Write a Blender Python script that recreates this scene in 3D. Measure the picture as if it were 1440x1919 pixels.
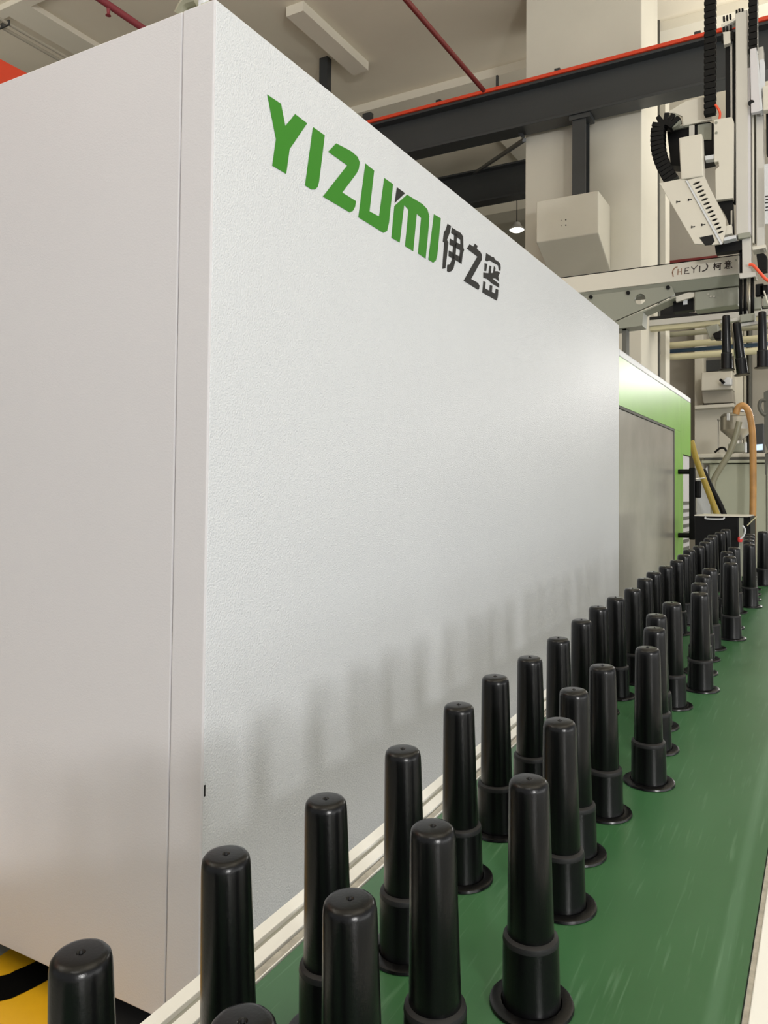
import bpy, bmesh, math, random
from mathutils import Vector, Matrix
random.seed(7)
S = bpy.context.scene
for o in list(bpy.data.objects): bpy.data.objects.remove(o)
C = S.collection

# ------------------------------------------------------------------ camera
F, PPY, YAW, PITCH, ROLL = 1477.586, 879.194, 0.517239, 0.030297, 0.0098476
CAM = Vector((1.170875, -1.288498, 1.45))
fwd = Vector((-math.sin(YAW)*math.cos(PITCH), math.cos(YAW)*math.cos(PITCH), math.sin(PITCH)))
r0 = fwd.cross(Vector((0, 0, 1))).normalized(); u0 = r0.cross(fwd)
rt = r0*math.cos(ROLL) + u0*math.sin(ROLL); up = -r0*math.sin(ROLL) + u0*math.cos(ROLL)
RC = Matrix((rt, up, -fwd)).transposed()
cd = bpy.data.cameras.new('camera'); cam = bpy.data.objects.new('camera', cd); C.objects.link(cam)
cam.matrix_world = Matrix.Translation(CAM) @ RC.to_4x4()
cd.sensor_fit = 'HORIZONTAL'; cd.sensor_width = 36; cd.lens = F/1440*36
cd.shift_y = -(959.5-PPY)/1440; cd.clip_start = .02; cd.clip_end = 100
S.camera = cam

# ------------------------------------------------------------------ world, lights, exposure
W = bpy.data.worlds.new('world'); S.world = W; W.use_nodes = True
W.node_tree.nodes['Background'].inputs[0].default_value = (.97, .985, 1, 1)
W.node_tree.nodes['Background'].inputs[1].default_value = .82
S.view_settings.view_transform = 'Standard'; S.view_settings.look = 'None'
S.view_settings.gamma = 1; S.view_settings.use_curve_mapping = False
S.view_settings.exposure = -0.58

def area(name, loc, target, sx, sy, power, col=(1, 1, 1)):
    l = bpy.data.lights.new(name, 'AREA'); l.shape = 'RECTANGLE'; l.size = sx; l.size_y = sy
    l.energy = power; l.color = col
    o = bpy.data.objects.new(name, l); C.objects.link(o); o.location = loc
    o.rotation_euler = (Vector(target)-Vector(loc)).to_track_quat('-Z', 'Y').to_euler()
    return o
# daylight through the hall's open loading side, behind and to the right of the camera
area('side_key_fill', (7.0, -5.6, 2.7), (0, .8, .9), 1.0, .6, 640, (1, .985, .96))
area('side_key_fill', (7.5, .5, 1.5), (0, .9, .7), 7, 1.5, 160, (1, .99, .97))  # added low fill that lifts the lower part of the guard
# ceiling lamp rows; the left one is added to brighten the yellow floor
for lx, ly, e in ((3.2, -2, 15), (3.2, 6, 25), (-3.5, -3.5, 60)):
    area('ceiling_lamp_fill', (lx, ly, 6.3), (lx, ly, 0), 1.2, 5, e, (1, .97, .93))
# added upward fill lights, not real fixtures, that brighten the ceiling
for lx, ly, e in ((3.8, 0, 460), (3.8, 8.5, 380), (-4.5, -3.5, 420), (-11, 1, 200)):
    area('uplight_fill', (lx, ly, 4.6), (lx+.001, ly, 9), 2.5, 5, e, (1, .965, .90))
# high bay lamp whose gloss shows on the guard
area('work_lamp_light', (1.9, 10.6, 3.3), (.2, 2.6, 2.1), 2.3, .45, 75, (1, .98, .94))
area('ceiling_lamp_fill', (2.2, -4.5, 6.2), (-1.2, 7, 4), 2.5, 1.5, 90, (1, .97, .93))  # added unseen fill aimed forward to brighten the column front
area('background_lamp', (3.5, 8.0, 5.5), (.5, 11, 1.5), 2.5, 1.5, 120, (1, .95, .86))

# ------------------------------------------------------------------ helpers
def at(u, v, x=None, y=None, z=None):
    """point of the scene seen at a pixel of the photograph, on a plane x=, y= or z="""
    d = RC @ Vector(((u-720)/F, -(v-PPY)/F, -1))
    t = (x-CAM.x)/d.x if x is not None else ((y-CAM.y)/d.y if y is not None else (z-CAM.z)/d.z)
    return CAM + d*t

def lin(c):
    return tuple(((v/255)/12.92 if v/255 <= .04045 else ((v/255+.055)/1.055)**2.4) for v in c) + (1,)

def mat(name, col, rough=.5, metal=0, bump=0, scale=40, var=0, varscale=6, spec=.5, emit=0, coat=0, stretch=None):
    m = bpy.data.materials.new(name); m.use_nodes = True; n = m.node_tree.nodes; l = m.node_tree.links
    b = n['Principled BSDF']; c = lin(col)
    b.inputs['Base Color'].default_value = c; b.inputs['Roughness'].default_value = rough
    b.inputs['Metallic'].default_value = metal; b.inputs['Specular IOR Level'].default_value = spec
    b.inputs['Coat Weight'].default_value = coat
    tc = n.new('ShaderNodeTexCoord'); mp = n.new('ShaderNodeMapping'); l.new(tc.outputs['Object'], mp.inputs[0])
    if stretch: mp.inputs['Scale'].default_value = stretch
    if var:
        t = n.new('ShaderNodeTexNoise'); t.inputs['Scale'].default_value = varscale; t.inputs['Detail'].default_value = 5
        l.new(mp.outputs[0], t.inputs['Vector'])
        r = n.new('ShaderNodeValToRGB')
        r.color_ramp.elements[0].position = .3; r.color_ramp.elements[1].position = .7
        r.color_ramp.elements[0].color = tuple(max(0, v*(1-var)) for v in c[:3])+(1,)
        r.color_ramp.elements[1].color = tuple(min(1, v*(1+var)) for v in c[:3])+(1,)
        l.new(t.outputs['Fac'], r.inputs[0]); l.new(r.outputs[0], b.inputs['Base Color'])
    if bump:
        t2 = n.new('ShaderNodeTexNoise'); t2.inputs['Scale'].default_value = scale; t2.inputs['Detail'].default_value = 2
        l.new(mp.outputs[0], t2.inputs['Vector'])
        bp = n.new('ShaderNodeBump'); bp.inputs['Strength'].default_value = bump; bp.inputs['Distance'].default_value = .004
        l.new(t2.outputs['Fac'], bp.inputs['Height']); l.new(bp.outputs[0], b.inputs['Normal'])
    if emit:
        b.inputs['Emission Color'].default_value = c; b.inputs['Emission Strength'].default_value = emit
    return m

def belt_mat():
    m = mat('belt_pvc', (58, 112, 72), .3)
    n = m.node_tree.nodes; l = m.node_tree.links; b = n['Principled BSDF']
    tc = n.new('ShaderNodeTexCoord')
    def noise(sc, st, det, lo, hi):
        mp = n.new('ShaderNodeMapping'); mp.inputs['Scale'].default_value = st; l.new(tc.outputs['Object'], mp.inputs[0])
        t = n.new('ShaderNodeTexNoise'); t.inputs['Scale'].default_value = sc; t.inputs['Detail'].default_value = det; l.new(mp.outputs[0], t.inputs[0])
        r = n.new('ShaderNodeMapRange'); r.inputs[1].default_value = lo; r.inputs[2].default_value = hi; l.new(t.outputs['Fac'], r.inputs[0]); return r.outputs[0]
    a = noise(5, (1, .3, 1), 3, .15, .85)
    scr = noise(130, (1, .05, 1), 2, .60, .8)
    mx = n.new('ShaderNodeMixRGB'); mx.inputs[1].default_value = lin((46, 90, 52)); mx.inputs[2].default_value = lin((66, 110, 74)); l.new(a, mx.inputs[0])
    m2 = n.new('ShaderNodeMixRGB'); m2.inputs[2].default_value = lin((120, 156, 128)); l.new(mx.outputs[0], m2.inputs[1])
    k = n.new('ShaderNodeMath'); k.operation = 'MULTIPLY'; k.inputs[1].default_value = .35; l.new(scr, k.inputs[0]); l.new(k.outputs[0], m2.inputs[0])
    # worn pale line near the right edge of the belt
    sx = n.new('ShaderNodeSeparateXYZ'); l.new(tc.outputs['Object'], sx.inputs[0])
    d = n.new('ShaderNodeMath'); d.operation = 'SUBTRACT'; d.inputs[1].default_value = -.128; l.new(sx.outputs[0], d.inputs[0])
    ab = n.new('ShaderNodeMath'); ab.operation = 'ABSOLUTE'; l.new(d.outputs[0], ab.inputs[0])
    mr = n.new('ShaderNodeMapRange'); mr.inputs[1].default_value = .004; mr.inputs[2].default_value = .012; mr.inputs[3].default_value = .3; mr.inputs[4].default_value = 0; l.new(ab.outputs[0], mr.inputs[0])
    m3 = n.new('ShaderNodeMixRGB'); m3.inputs[2].default_value = lin((96, 134, 106)); l.new(m2.outputs[0], m3.inputs[1]); l.new(mr.outputs[0], m3.inputs[0])
    l.new(m3.outputs[0], b.inputs['Base Color'])
    rr = n.new('ShaderNodeMapRange'); rr.inputs[3].default_value = .24; rr.inputs[4].default_value = .42; l.new(a, rr.inputs[0]); l.new(rr.outputs[0], b.inputs['Roughness'])
    return m

M = dict(
    guard=mat('guard_paint', (205, 208, 212), .32, bump=.6, scale=230, var=.012, varscale=2),
    guard_side=mat('guard_side_paint', (201, 199, 202), .5, bump=.1, scale=230, var=.012, varscale=2),
    green=mat('logo_green', (46, 122, 20), .5, spec=.3),
    ink=mat('logo_black', (30, 30, 30), .5, spec=.25),
    belt=belt_mat(),
    rail=mat('anodised_rail', (232, 232, 228), .4),
    rail_dark=mat('rail_groove', (158, 158, 150), .5),
    rail_edge=mat('rail_scraped_edge', (172, 168, 158), .5, var=.2, varscale=60, bump=.2, scale=90),
    black=mat('black_plastic', (6, 6, 7), .28, bump=.04, scale=300, spec=.32),
    black_band=mat('black_plastic_band', (30, 30, 31), .5, spec=.25),
    rubber=mat('matt_black', (9, 9, 10), .5, spec=.18),
    panel_green=mat('machine_green', (128, 182, 78), .36, var=.06, varscale=3, coat=.0),
    window=mat('polycarbonate_reflections', (160, 158, 151), .22, var=.14, varscale=2.2, spec=.7),  # lightened, mottled base colour stands in for reflections in the pane
    seam=mat('dark_seam', (92, 92, 86), .7),
    column=mat('column_plaster', (203, 199, 186), .8, bump=.1, scale=30, var=.03, varscale=2),
    ceiling=mat('ceiling_plaster', (222, 214, 196), .9, var=.04, varscale=.8),
    ceiling_beam=mat('beam_plaster', (226, 220, 204), .9, var=.03, varscale=.9),
    wall=mat('wall_paint', (160, 155, 144), .8, var=.04, varscale=.7),
    floor=mat('epoxy_floor', (158, 160, 154), .35, var=.06, varscale=2),
    yellow=mat('yellow_floor_paint', (228, 176, 30), .4, var=.06, varscale=6),
    mark_black=mat('black_floor_paint', (8, 8, 8), .9, spec=.05),
    steel_dark=mat('dark_grey_steel', (50, 53, 55), .4, var=.12, varscale=2, stretch=(.4, 2, 2)),
    orange=mat('orange_rail', (214, 66, 34), .45),
    red_pipe=mat('red_pipe', (110, 34, 32), .5),
    pink_pipe=mat('faded_red_pipe', (140, 58, 66), .5),
    conduit=mat('conduit', (170, 165, 150), .6),
    white=mat('white_powder_coat', (206, 202, 190), .45),
    alu=mat('aluminium', (190, 188, 182), .36, metal=.2),
    alu_dark=mat('grey_bracket', (140, 142, 130), .45, metal=.1),
    beige=mat('machine_beige', (176, 180, 162), .55, var=.03, varscale=2),
    beige_pipe=mat('beige_pipe', (196, 190, 158), .45),
    blue=mat('blue_pipe', (46, 72, 98), .5),
    steel=mat('stainless', (170, 166, 155), .3, metal=.7),
    orange_hose=mat('orange_hose', (184, 138, 82), .45, var=.15, varscale=10),
    yellow_hose=mat('yellow_hose', (160, 138, 52), .5),
    grey_hose=mat('grey_hose', (140, 138, 118), .35),
    red=mat('red_lamp', (210, 50, 50), .4),
    bright_orange=mat('orange_cable', (232, 84, 50), .5),
    lettering=mat('beam_lettering', (62, 52, 48), .6),
    lettering_brown=mat('beam_lettering_brown', (140, 102, 76), .6),
    lamp=mat('lamp_glow', (255, 250, 235), .5, emit=6),
    screen=mat('lit_screen', (190, 215, 240), .4, emit=1.0),
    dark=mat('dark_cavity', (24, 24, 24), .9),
)

class MB:
    """collects shapes in one bmesh"""
    def __init__(s): s.b = bmesh.new()
    def box(s, x0, x1, y0, y1, z0, z1, bev=0):
        t = bmesh.new(); bmesh.ops.create_cube(t, size=1)
        for v in t.verts:
            v.co = Vector(((x0+x1)/2+v.co.x*(x1-x0), (y0+y1)/2+v.co.y*(y1-y0), (z0+z1)/2+v.co.z*(z1-z0)))
        if bev: bmesh.ops.bevel(t, geom=t.edges[:], offset=bev, segments=2, affect='EDGES', profile=.5)
        s.add(t); return s
    def add(s, t):
        me = bpy.data.meshes.new('t'); t.to_mesh(me); t.free(); s.b.from_mesh(me); bpy.data.meshes.remove(me)
    def prism(s, pts, off, bev=0):
        """polygon (list of 3-D points) extruded by vector off"""
        t = bmesh.new(); off = Vector(off)
        a = [t.verts.new(p) for p in pts]; b = [t.verts.new(Vector(p)+off) for p in pts]
        t.faces.new(a); t.faces.new(b[::-1]); n = len(a)
        for i in range(n): t.faces.new((a[i], b[i], b[(i+1) % n], a[(i+1) % n]))
        bmesh.ops.recalc_face_normals(t, faces=t.faces[:])
        if bev: bmesh.ops.bevel(t, geom=t.edges[:], offset=bev, segments=2, affect='EDGES', profile=.5)
        s.add(t); return s
    def tube(s, path, r, n=12, radii=None):
        path = [Vector(p) for p in path]; t = bmesh.new(); rings = []
        pn = None
        for i, p in enumerate(path):
            d = (path[min(i+1, len(path)-1)]-path[max(i-1, 0)]).normalized()
            if pn is None:
                a = Vector((0, 0, 1)) if abs(d.z) < .9 else Vector((1, 0, 0)); pn = d.cross(a).normalized()
            pn = (pn-d*pn.dot(d)).normalized(); q = d.cross(pn)
            rr = radii[i] if radii else r
            rings.append([t.verts.new(p+(pn*math.cos(2*math.pi*k/n)+q*math.sin(2*math.pi*k/n))*rr) for k in range(n)])
        for i in range(len(rings)-1):
            for k in range(n): t.faces.new((rings[i][k], rings[i][(k+1) % n], rings[i+1][(k+1) % n], rings[i+1][k]))
        t.faces.new(rings[0][::-1]); t.faces.new(rings[-1])
        bmesh.ops.recalc_face_normals(t, faces=t.faces[:])
        for f in t.faces: f.smooth = len(f.verts) == 4
        s.add(t); return s
    def lathe(s, prof, c=(0, 0, 0), n=32):
        """profile [(r, z)] turned round the z axis at c"""
        t = bmesh.new(); c = Vector(c); rings = []
        for r, z in prof:
            if r < 1e-6: rings.append([t.verts.new(c+Vector((0, 0, z)))])
            else: rings.append([t.verts.new(c+Vector((r*math.cos(2*math.pi*k/n), r*math.sin(2*math.pi*k/n), z))) for k in range(n)])
        for A, B in zip(rings, rings[1:]):
            for k in range(n):
                k2 = (k+1) % n
                if len(A) == 1 and len(B) == 1: continue
                if len(A) == 1: t.faces.new((A[0], B[k], B[k2]))
                elif len(B) == 1: t.faces.new((A[k], A[k2], B[0]))
                else: t.faces.new((A[k], A[k2], B[k2], B[k]))
        bmesh.ops.recalc_face_normals(t, faces=t.faces[:])
        for f in t.faces: f.smooth = True
        s.add(t); return s
    def build(s, name, m, parent=None, local=False, sharp=True):
        me = bpy.data.meshes.new(name)
        if parent is not None and not local:
            p = parent
            while p.parent: p = p.parent
            s.b.transform(Matrix.Translation(-p.location))
        if sharp:
            for e in s.b.edges:
                if len(e.link_faces) == 2 and e.calc_face_angle(0) > .6: e.smooth = False
        s.b.to_mesh(me); s.b.free(); me.materials.append(m)
        o = bpy.data.objects.new(name, me); C.objects.link(o)
        if parent is not None: o.parent = parent
        return o

def thing(name, label, cat, loc=(0, 0, 0), group=None, M4=None):
    o = bpy.data.objects.new(name, None); C.objects.link(o); o.empty_display_size = .1
    o.location = loc
    if M4 is not None: o.matrix_world = M4
    o['label'] = label; o['category'] = cat
    if group: o['group'] = group
    return o
def struct(o): o['kind'] = 'structure'; return o
def lab(o, t): o['label'] = t; return o
def tag(o, label, cat, group=None):
    o['label'] = label; o['category'] = cat
    if group: o['group'] = group
    return o
def origin_to(o, loc):
    """move a single-mesh thing's origin to loc"""
    loc = Vector(loc); o.data.transform(Matrix.Translation(-loc)); o.location = loc; return o

def holed(name, outline, holes, y, depth, m, parent):
    """plate in the plane y, with holes, extruded back by depth; 2-D points are (x, z)"""
    cu = bpy.data.curves.new(name, 'CURVE'); cu.dimensions = '2D'; cu.fill_mode = 'BOTH'; cu.extrude = depth/2
    for pts in [outline]+holes:
        sp = cu.splines.new('POLY'); sp.points.add(len(pts)-1); sp.use_cyclic_u = True
        for q, (a, b) in zip(sp.points, pts): q.co = (a, b, 0, 1)
    t = bpy.data.objects.new('t', cu); C.objects.link(t)
    dg = bpy.context.evaluated_depsgraph_get(); dg.update()
    me = bpy.data.meshes.new_from_object(t.evaluated_get(dg)); bpy.data.objects.remove(t)
    me.transform(Matrix.Rotation(math.pi/2, 4, 'X')); me.transform(Matrix.Translation((0, y+depth/2, 0)))
    p = parent
    while p.parent: p = p.parent
    me.transform(Matrix.Translation(-p.location)); me.materials.clear(); me.materials.append(m); me.name = name
    o = bpy.data.objects.new(name, me); C.objects.link(o); o.parent = parent; return o

def ypoly(px, y): return [at(u, v, y=y) for u, v in px]
def ypr(px, y, depth, bev=0, mb=None): return (mb or MB()).prism(ypoly(px, y), (0, depth, 0), bev)

def smooth_path(pts, n=6):
    pts = [Vector(p) for p in pts]; out = []
    P = [pts[0]*2-pts[1]]+pts+[pts[-1]*2-pts[-2]]
    for i in range(1, len(P)-2):
        for k in range(n):
            t = k/n; a, b, c, d = P[i-1:i+3]
            out.append(.5*((2*b)+(c-a)*t+(2*a-5*b+4*c-d)*t*t+(3*b-a-3*c+d)*t**3))
    return out+[pts[-1]]

# ------------------------------------------------------------------ room
FZ = .22   # floor level
struct(MB().box(-14, 9, -9, 18, FZ-.1, FZ).build('floor', M['floor']))
struct(MB().box(-14, 9, -9, 18, 7.27, 7.7).build('ceiling', M['ceiling']))
struct(MB().box(-14, 9, 18, 18.2, FZ, 7.5).build('wall_back', M['wall']))
struct(MB().box(-14.2, -14, -9, 18, FZ, 7.5).build('wall_left', M['wall']))
# concrete beams
def cbeam(x0, x1, y0, y1, z0, nm): struct(MB().box(x0, x1, y0, y1, z0, 7.46).build(nm, M['ceiling_beam']))
cbeam(-4.49, -4.24, 6.18, 7.69, 7.15, 'trim_1')
cbeam(-14, 9, 8.64, 9.3, 7.15, 'trim_2')
cbeam(-3.5, -3.05, 9.3, 13.2, 7.2, 'trim_3')
cbeam(-14, 9, 4.49, 4.62, 7.2, 'trim_4')
cbeam(-7.5, -7.1, 4.62, 8.64, 7.2, 'trim_5')
cbeam(-14, 9, 13.2, 13.8, 7.0, 'trim_6')
cbeam(-5.8, -5.5, 9.3, 13.2, 7.2, 'trim_7')
cbeam(.7, 1.2, -9, 4.49, 7.15, 'trim_8')

# big column with concrete boxing
t = thing('concrete_column', 'large square cream concrete column behind the white machine guard', 'column', (-1.2, 7.6, FZ))
x0, x1 = at(985, 300, y=7.21).x, at(1203, 300, y=7.21).x
y1 = 7.21
# back edge of the right face, seen at px 1233
yy = 7.21
while yy < 9:
    if at(1233, 300, y=yy).x < x1: yy += .01
    else: break
yb = 7.21
for k in range(200):
    yb = 7.21+k*.01
    if at(1233, 300, y=yb).x <= x1: break
MB().box(x0, x1, 7.21, max(7.6, yb), FZ, 7.45, .01).build('shaft', M['column'], t)
b0, b1 = at(1005.5, 376.7, y=6.7), at(1122, 438, y=6.7)
bt = at(1060, 368, y=6.7).z; bb_ = at(1060, 446, y=6.7).z
bx = tag(origin_to(MB().prism([(b0.x, 6.7, bt), (b0.x, 7.209, bt), (b0.x, 7.209, bb_-.26), (b0.x, 6.7, bb_)], (b1.x-b0.x, 0, 0), .01).build('wall_box', M['column']), (b0.x, 7.2, b1.z)),
         'cream concrete corbel box projecting from the large column under the crane beam', 'corbel')
for u, v in ((1052, 413), (1061, 412), (1052, 423), (1061, 422)):
    p = at(u, v, y=6.7)
    MB().tube([p+Vector((0, -.002, 0)), p+Vector((0, .003, 0))], .008 if u > 1055 else .005, 8).build('bolt_hole', M['dark'], bx)
# slim column and pipe at its right
t = thing('slim_column', 'narrow pale column strip right of the large concrete column', 'column', (-.68, 9, FZ))
MB().box(at(1238, 400, y=9).x, at(1247.5, 400, y=9).x, 9, 9.3, FZ, 7.45).build('shaft', M['column'], t)
tag(MB().tube([(at(1235, 400, y=8.6).x, 8.6, FZ), (at(1235, 400, y=8.6).x, 8.6, 7.4)], .016, 10).build('drain_pipe', M['seam']),
    'thin dark vertical pipe running up beside the large concrete column', 'pipe')

# crane runway beam
def ibeam(name, label, x0, x1, y, w, z0, z1, rail=False):
    t = thing(name, label, 'beam', ((x0+x1)/2, y, z0))
    MB().box(x0, x1, y-w/2, y+w/2, z0, z0+.03, .004).build('bottom_flange', M['steel_dark'], t)
    MB().box(x0, x1, y-w/2, y+w/2, z1-.03, z1, .004).build('top_flange', M['steel_dark'], t)
    MB().box(x0, x1, y-.012, y+.012, z0+.03, z1-.03).build('web', M['steel_dark'], t)
    if rail:
        lab(MB().box(x0, x1, y-w/2-.02, y-w/2+.03, z1+.002, z1+.04, .006).build('conductor_rail', M['orange'], t), 'bright orange rail along the top edge')
        for k in range(5):
            xx = x0+.35+k*1.42
            MB().box(xx, xx+.06, y-w/2, y-w/2+.05, z1+.04, z1+.075).build('rail_clip', M['steel_dark'], t)
    return t
ibeam('crane_runway_beam', 'dark grey steel crane beam with orange rail crossing the column', -4.6, 5.5, 7.0, .24, 5.50, 5.97, True)
ibeam('crane_runway_beam', 'second darker steel beam farther back, left of the column', -6.5, -3.05, 11, .26, 6.36, 6.92)
t = thing('steel_post', 'dark grey steel post standing on the corbel box under the crane beam', 'post', (-1.15, 6.98, 4.58))
xa, xb = at(1073, 280, y=6.92).x, at(1098, 280, y=6.92).x
MB().box(xa, xb, 6.92, 6.94, 4.59, 5.49).build('front_flange', M['steel_dark'], t)
MB().box(xa, xb, 7.06, 7.08, 4.59, 5.49).build('back_flange', M['steel_dark'], t)
MB().box((xa+xb)/2-.01, (xa+xb)/2+.01, 6.94, 7.06, 4.59, 5.49).build('web', M['steel_dark'], t)
MB().box(xa-.03, xb+.05, 6.9, 7.1, 5.45, 5.498).build('cap_plate', M['steel_dark'], t)
# brace
p1, p2 = at(890, 324, y=10.87), at(983, 262, y=7.1)
tag(MB().box(-.02, .02, -.02, .02, 0, (p2-p1).length).build('diagonal_brace', M['steel_dark']), 'thin dark diagonal brace between the two steel beams', 'brace')
o = bpy.data.objects['diagonal_brace']; o.location = p1; o.rotation_mode = 'QUATERNION'; o.rotation_quaternion = (p2-p1).to_track_quat('Z', 'Y')
L1 = (p2-p1).length
p1, p2 = at(982, 257, y=7.05), at(972, 246, y=7.05)
o2 = o.copy(); o2.data = o.data.copy(); C.objects.link(o2); o2.location = p1; o2.rotation_quaternion = (p2-p1).to_track_quat('Z', 'Y')
o2.scale = (1, 1, (p2-p1).length/L1)
o2['label'] = 'short dark strut tying the diagonal brace up to the crane beam'
# hanger posts
pa, pb = at(599, 95, y=7.3), at(613, 160, y=7.3)
tag(origin_to(MB().box(pa.x, pb.x, 7.3, 7.4, 5.2, 7.5).build('hanger_post', M['steel_dark']), (pa.x, 7.3, 5.2)), 'dark steel hanger post under the ceiling above the logo', 'post')
pa, pb = at(672, 207, y=7.05), at(687, 225, y=7.05)
tag(origin_to(MB().box(pa.x, pb.x, 7.15, 7.22, 5.5, pa.z).build('beam_stub', M['steel_dark']), (pa.x, 7.2, 5.5)), 'short dark stub at the left end of the orange railed beam', 'post')
pa = at(929, 155, y=7.1)
tag(origin_to(MB().box(pa.x-.012, pa.x+.012, 7.14, 7.17, 5.97, at(929, 138, y=7.1).z).build('rail_stud', M['steel_dark']), (pa.x, 7.15, 5.97)), 'small dark stud standing on the orange railed crane beam', 'bracket')

# pipes under the ceiling
def pipeY(name, x, z, y0, y1, r, m, label, cat='pipe'):
    return tag(origin_to(MB().tube([(x, y0, z), (x, y1, z)], r, 12).build(name, m), (x, y0, z)), label, cat)
pipeY('sprinkler_pipe', -2.07, 5.8, -1, 6.5, .025, M['red_pipe'], 'thin dark red pipe running along the ceiling to the crane beam')
sp = pipeY('sprinkler_pipe', -4.96, 6.2, -1, 7.6, .035, M['pink_pipe'], 'faded red sprinkler pipe under the ceiling behind the guard corner')
MB().lathe([(.0, .05), (.02, .05), (.014, 0), (.028, -.02), (0, -.025)], (-4.97, 3.95, 6.12), 12).build('sprinkler_head', M['pink_pipe'], sp)
pipeY('conduit_pipe', -6.42, 6.4, -1, 7.6, .018, M['conduit'], 'right one of two pale conduits under the ceiling at top left', 'conduit')
pipeY('conduit_pipe', -6.54, 6.4, -1, 7.6, .018, M['conduit'], 'left one of two pale conduits under the ceiling at top left', 'conduit')
tag(origin_to(MB().box(-6.57, -6.39, 3.86, 3.875, 6.375, 6.43).build('conduit_hanger', M['steel_dark']), (-6.48, 3.87, 6.4)), 'small hanger bracket holding the two pale conduits', 'bracket')
pa = at(24, 123, x=-5.0)
tag(origin_to(MB().box(-5.25, -5.0, -3, 9, pa.z-.6, pa.z).build('crane_girder', M['orange']), (-5.1, 2, pa.z)),
    'orange red crane girder behind the top left of the guard', 'girder')
# far wall brace + red pipe seen right of the column
pp = ypoly([(1227, 0), (1247, 58)], 9.2)
tag(MB().tube([pp[0], pp[1]], .035, 10).build('wall_brace', M['red_pipe']), 'dark brown slanting pipe above the column near the energy chain', 'pipe')
pp = ypoly([(1252, 58), (1322, 8)], 9.2)
tag(MB().tube([pp[0], pp[1]], .01, 8).build('sway_wire', M['conduit']), 'thin grey sway wire rising right from the slanting pipe', 'wire')
# hanging lamp
t = thing('high_bay_lamp', 'glowing high bay lamp hanging left of the concrete column', 'lamp', at(969, 430, y=12))
L0 = Vector(t.location)
MB().lathe([(0, .12), (.06, .12), (.08, .06), (.13, .02), (.15, -.01), (.13, -.01)], L0, 20).build('reflector', M['alu'], t)
lab(MB().lathe([(0, -.05), (.08, -.04), (.13, -.005), (.13, .0), (0, .0)], L0, 20).build('diffuser', M['lamp'], t), 'glowing white diffuser')
MB().tube([L0+Vector((0, 0, .12)), (L0.x, L0.y, 7.45)], .008, 6).build('cord', M['rubber'], t)

# ------------------------------------------------------------------ white machine guard
ZT, LY = 2.5317, 3.7719
t = guard = thing('machine_guard', 'tall white sheet metal machine guard with green and black company lettering', 'guard', (-.8, 1.9, FZ))
MB().box(-.03, 0, .002, LY, .3, ZT, .003).build('front_panel', M['guard'], t)
MB().box(-1.9, -.098, 0, .03, .3, ZT, .003).build('side_panel', M['guard_side'], t)
MB().box(-.094, -.0005, -.0015, .03, .3, ZT-.001, .003).build('corner_post', M['guard_side'], t)
MB().box(-.0985, -.0935, .006, .03, .3, ZT-.004).build('seam', M['seam'], t)
MB().box(-1.9, -.031, .031, LY, ZT-.03, ZT-.001).build('top_panel', M['guard'], t)
MB().box(-1.9, -.031, LY-.03, LY-.001, .3, ZT-.031).build('rear_panel', M['guard'], t)
MB().box(-1.9, -1.87, .031, LY-.031, .3, ZT-.031).build('back_panel', M['guard'], t)
for sx in (-1.8, -.25):
    for sy in (.75, LY-.25):
        MB().box(sx-.05, sx+.05, sy-.05, sy+.05, FZ, .32).build('foot', M['rubber'], t)
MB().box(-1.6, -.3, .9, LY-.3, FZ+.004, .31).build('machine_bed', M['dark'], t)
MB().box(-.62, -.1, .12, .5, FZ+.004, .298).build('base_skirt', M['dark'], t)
pk = at(381, 1483, x=0)
lab(MB().box(-.001, .0012, pk.y+.002, pk.y+.006, pk.z-.012, pk.z+.012).build('chip', M['dark'], t), 'small black chip at the corner edge')

def logo(name, px, m, sc, ox, oy, label=None):
    b = MB()
    for poly in px: b.prism([at(ox+u/sc, oy+v/sc, x=.0004) for u, v in poly], (.0008, 0, 0))
    o = b.build(name, m, guard, sharp=False)
    if label: o['label'] = label
G = M['green']
logo('letter', [[(118, 50), (192, 100), (215, 220), (268, 155), (333, 205), (238, 345), (220, 478), (145, 433), (165, 290)]], G, 2.88, 460, 160, 'green letter Y')
logo('letter', [[(365, 225), (428, 270), (397, 522), (390, 548), (376, 562), (356, 562), (322, 540)]], G, 2.88, 460, 160, 'green letter I after the Y')
logo('letter', [[(490, 313), (570, 355), (605, 385), (617, 415), (612, 450), (600, 475), (523, 578), (597, 625), (592, 655), (580, 678), (562, 685), (418, 600), (550, 432), (447, 358)]], G, 2.88, 460, 160, 'green letter Z')
logo('letter', [[(648, 422), (695, 460), (670, 680), (722, 707), (750, 500), (797, 533), (775, 740), (765, 785), (745, 796), (610, 712)]], G, 2.88, 460, 160, 'green letter U')
logo('letter', [[(873, 590), (955, 640), (982, 668), (993, 705), (990, 760), (973, 935), (932, 907), (949, 715), (925, 692), (906, 895), (862, 868), (881, 672), (857, 645), (833, 848), (788, 822), (805, 650)]], G, 2.88, 460, 160, 'green letter M')
logo('letter', [[(1018, 695), (1055, 718), (1036, 915), (1028, 945), (1014, 957), (988, 940)]], G, 2.88, 460, 160, 'last green letter I')
K = M['ink']
logo('logo_triangle', [[(818, 550), (862, 582), (806, 635)]], K, 2.88, 460, 160, 'small dark triangle over the M')
def chars(polys, label): logo('character', polys, K, 10.286, 820, 410, label)
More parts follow.
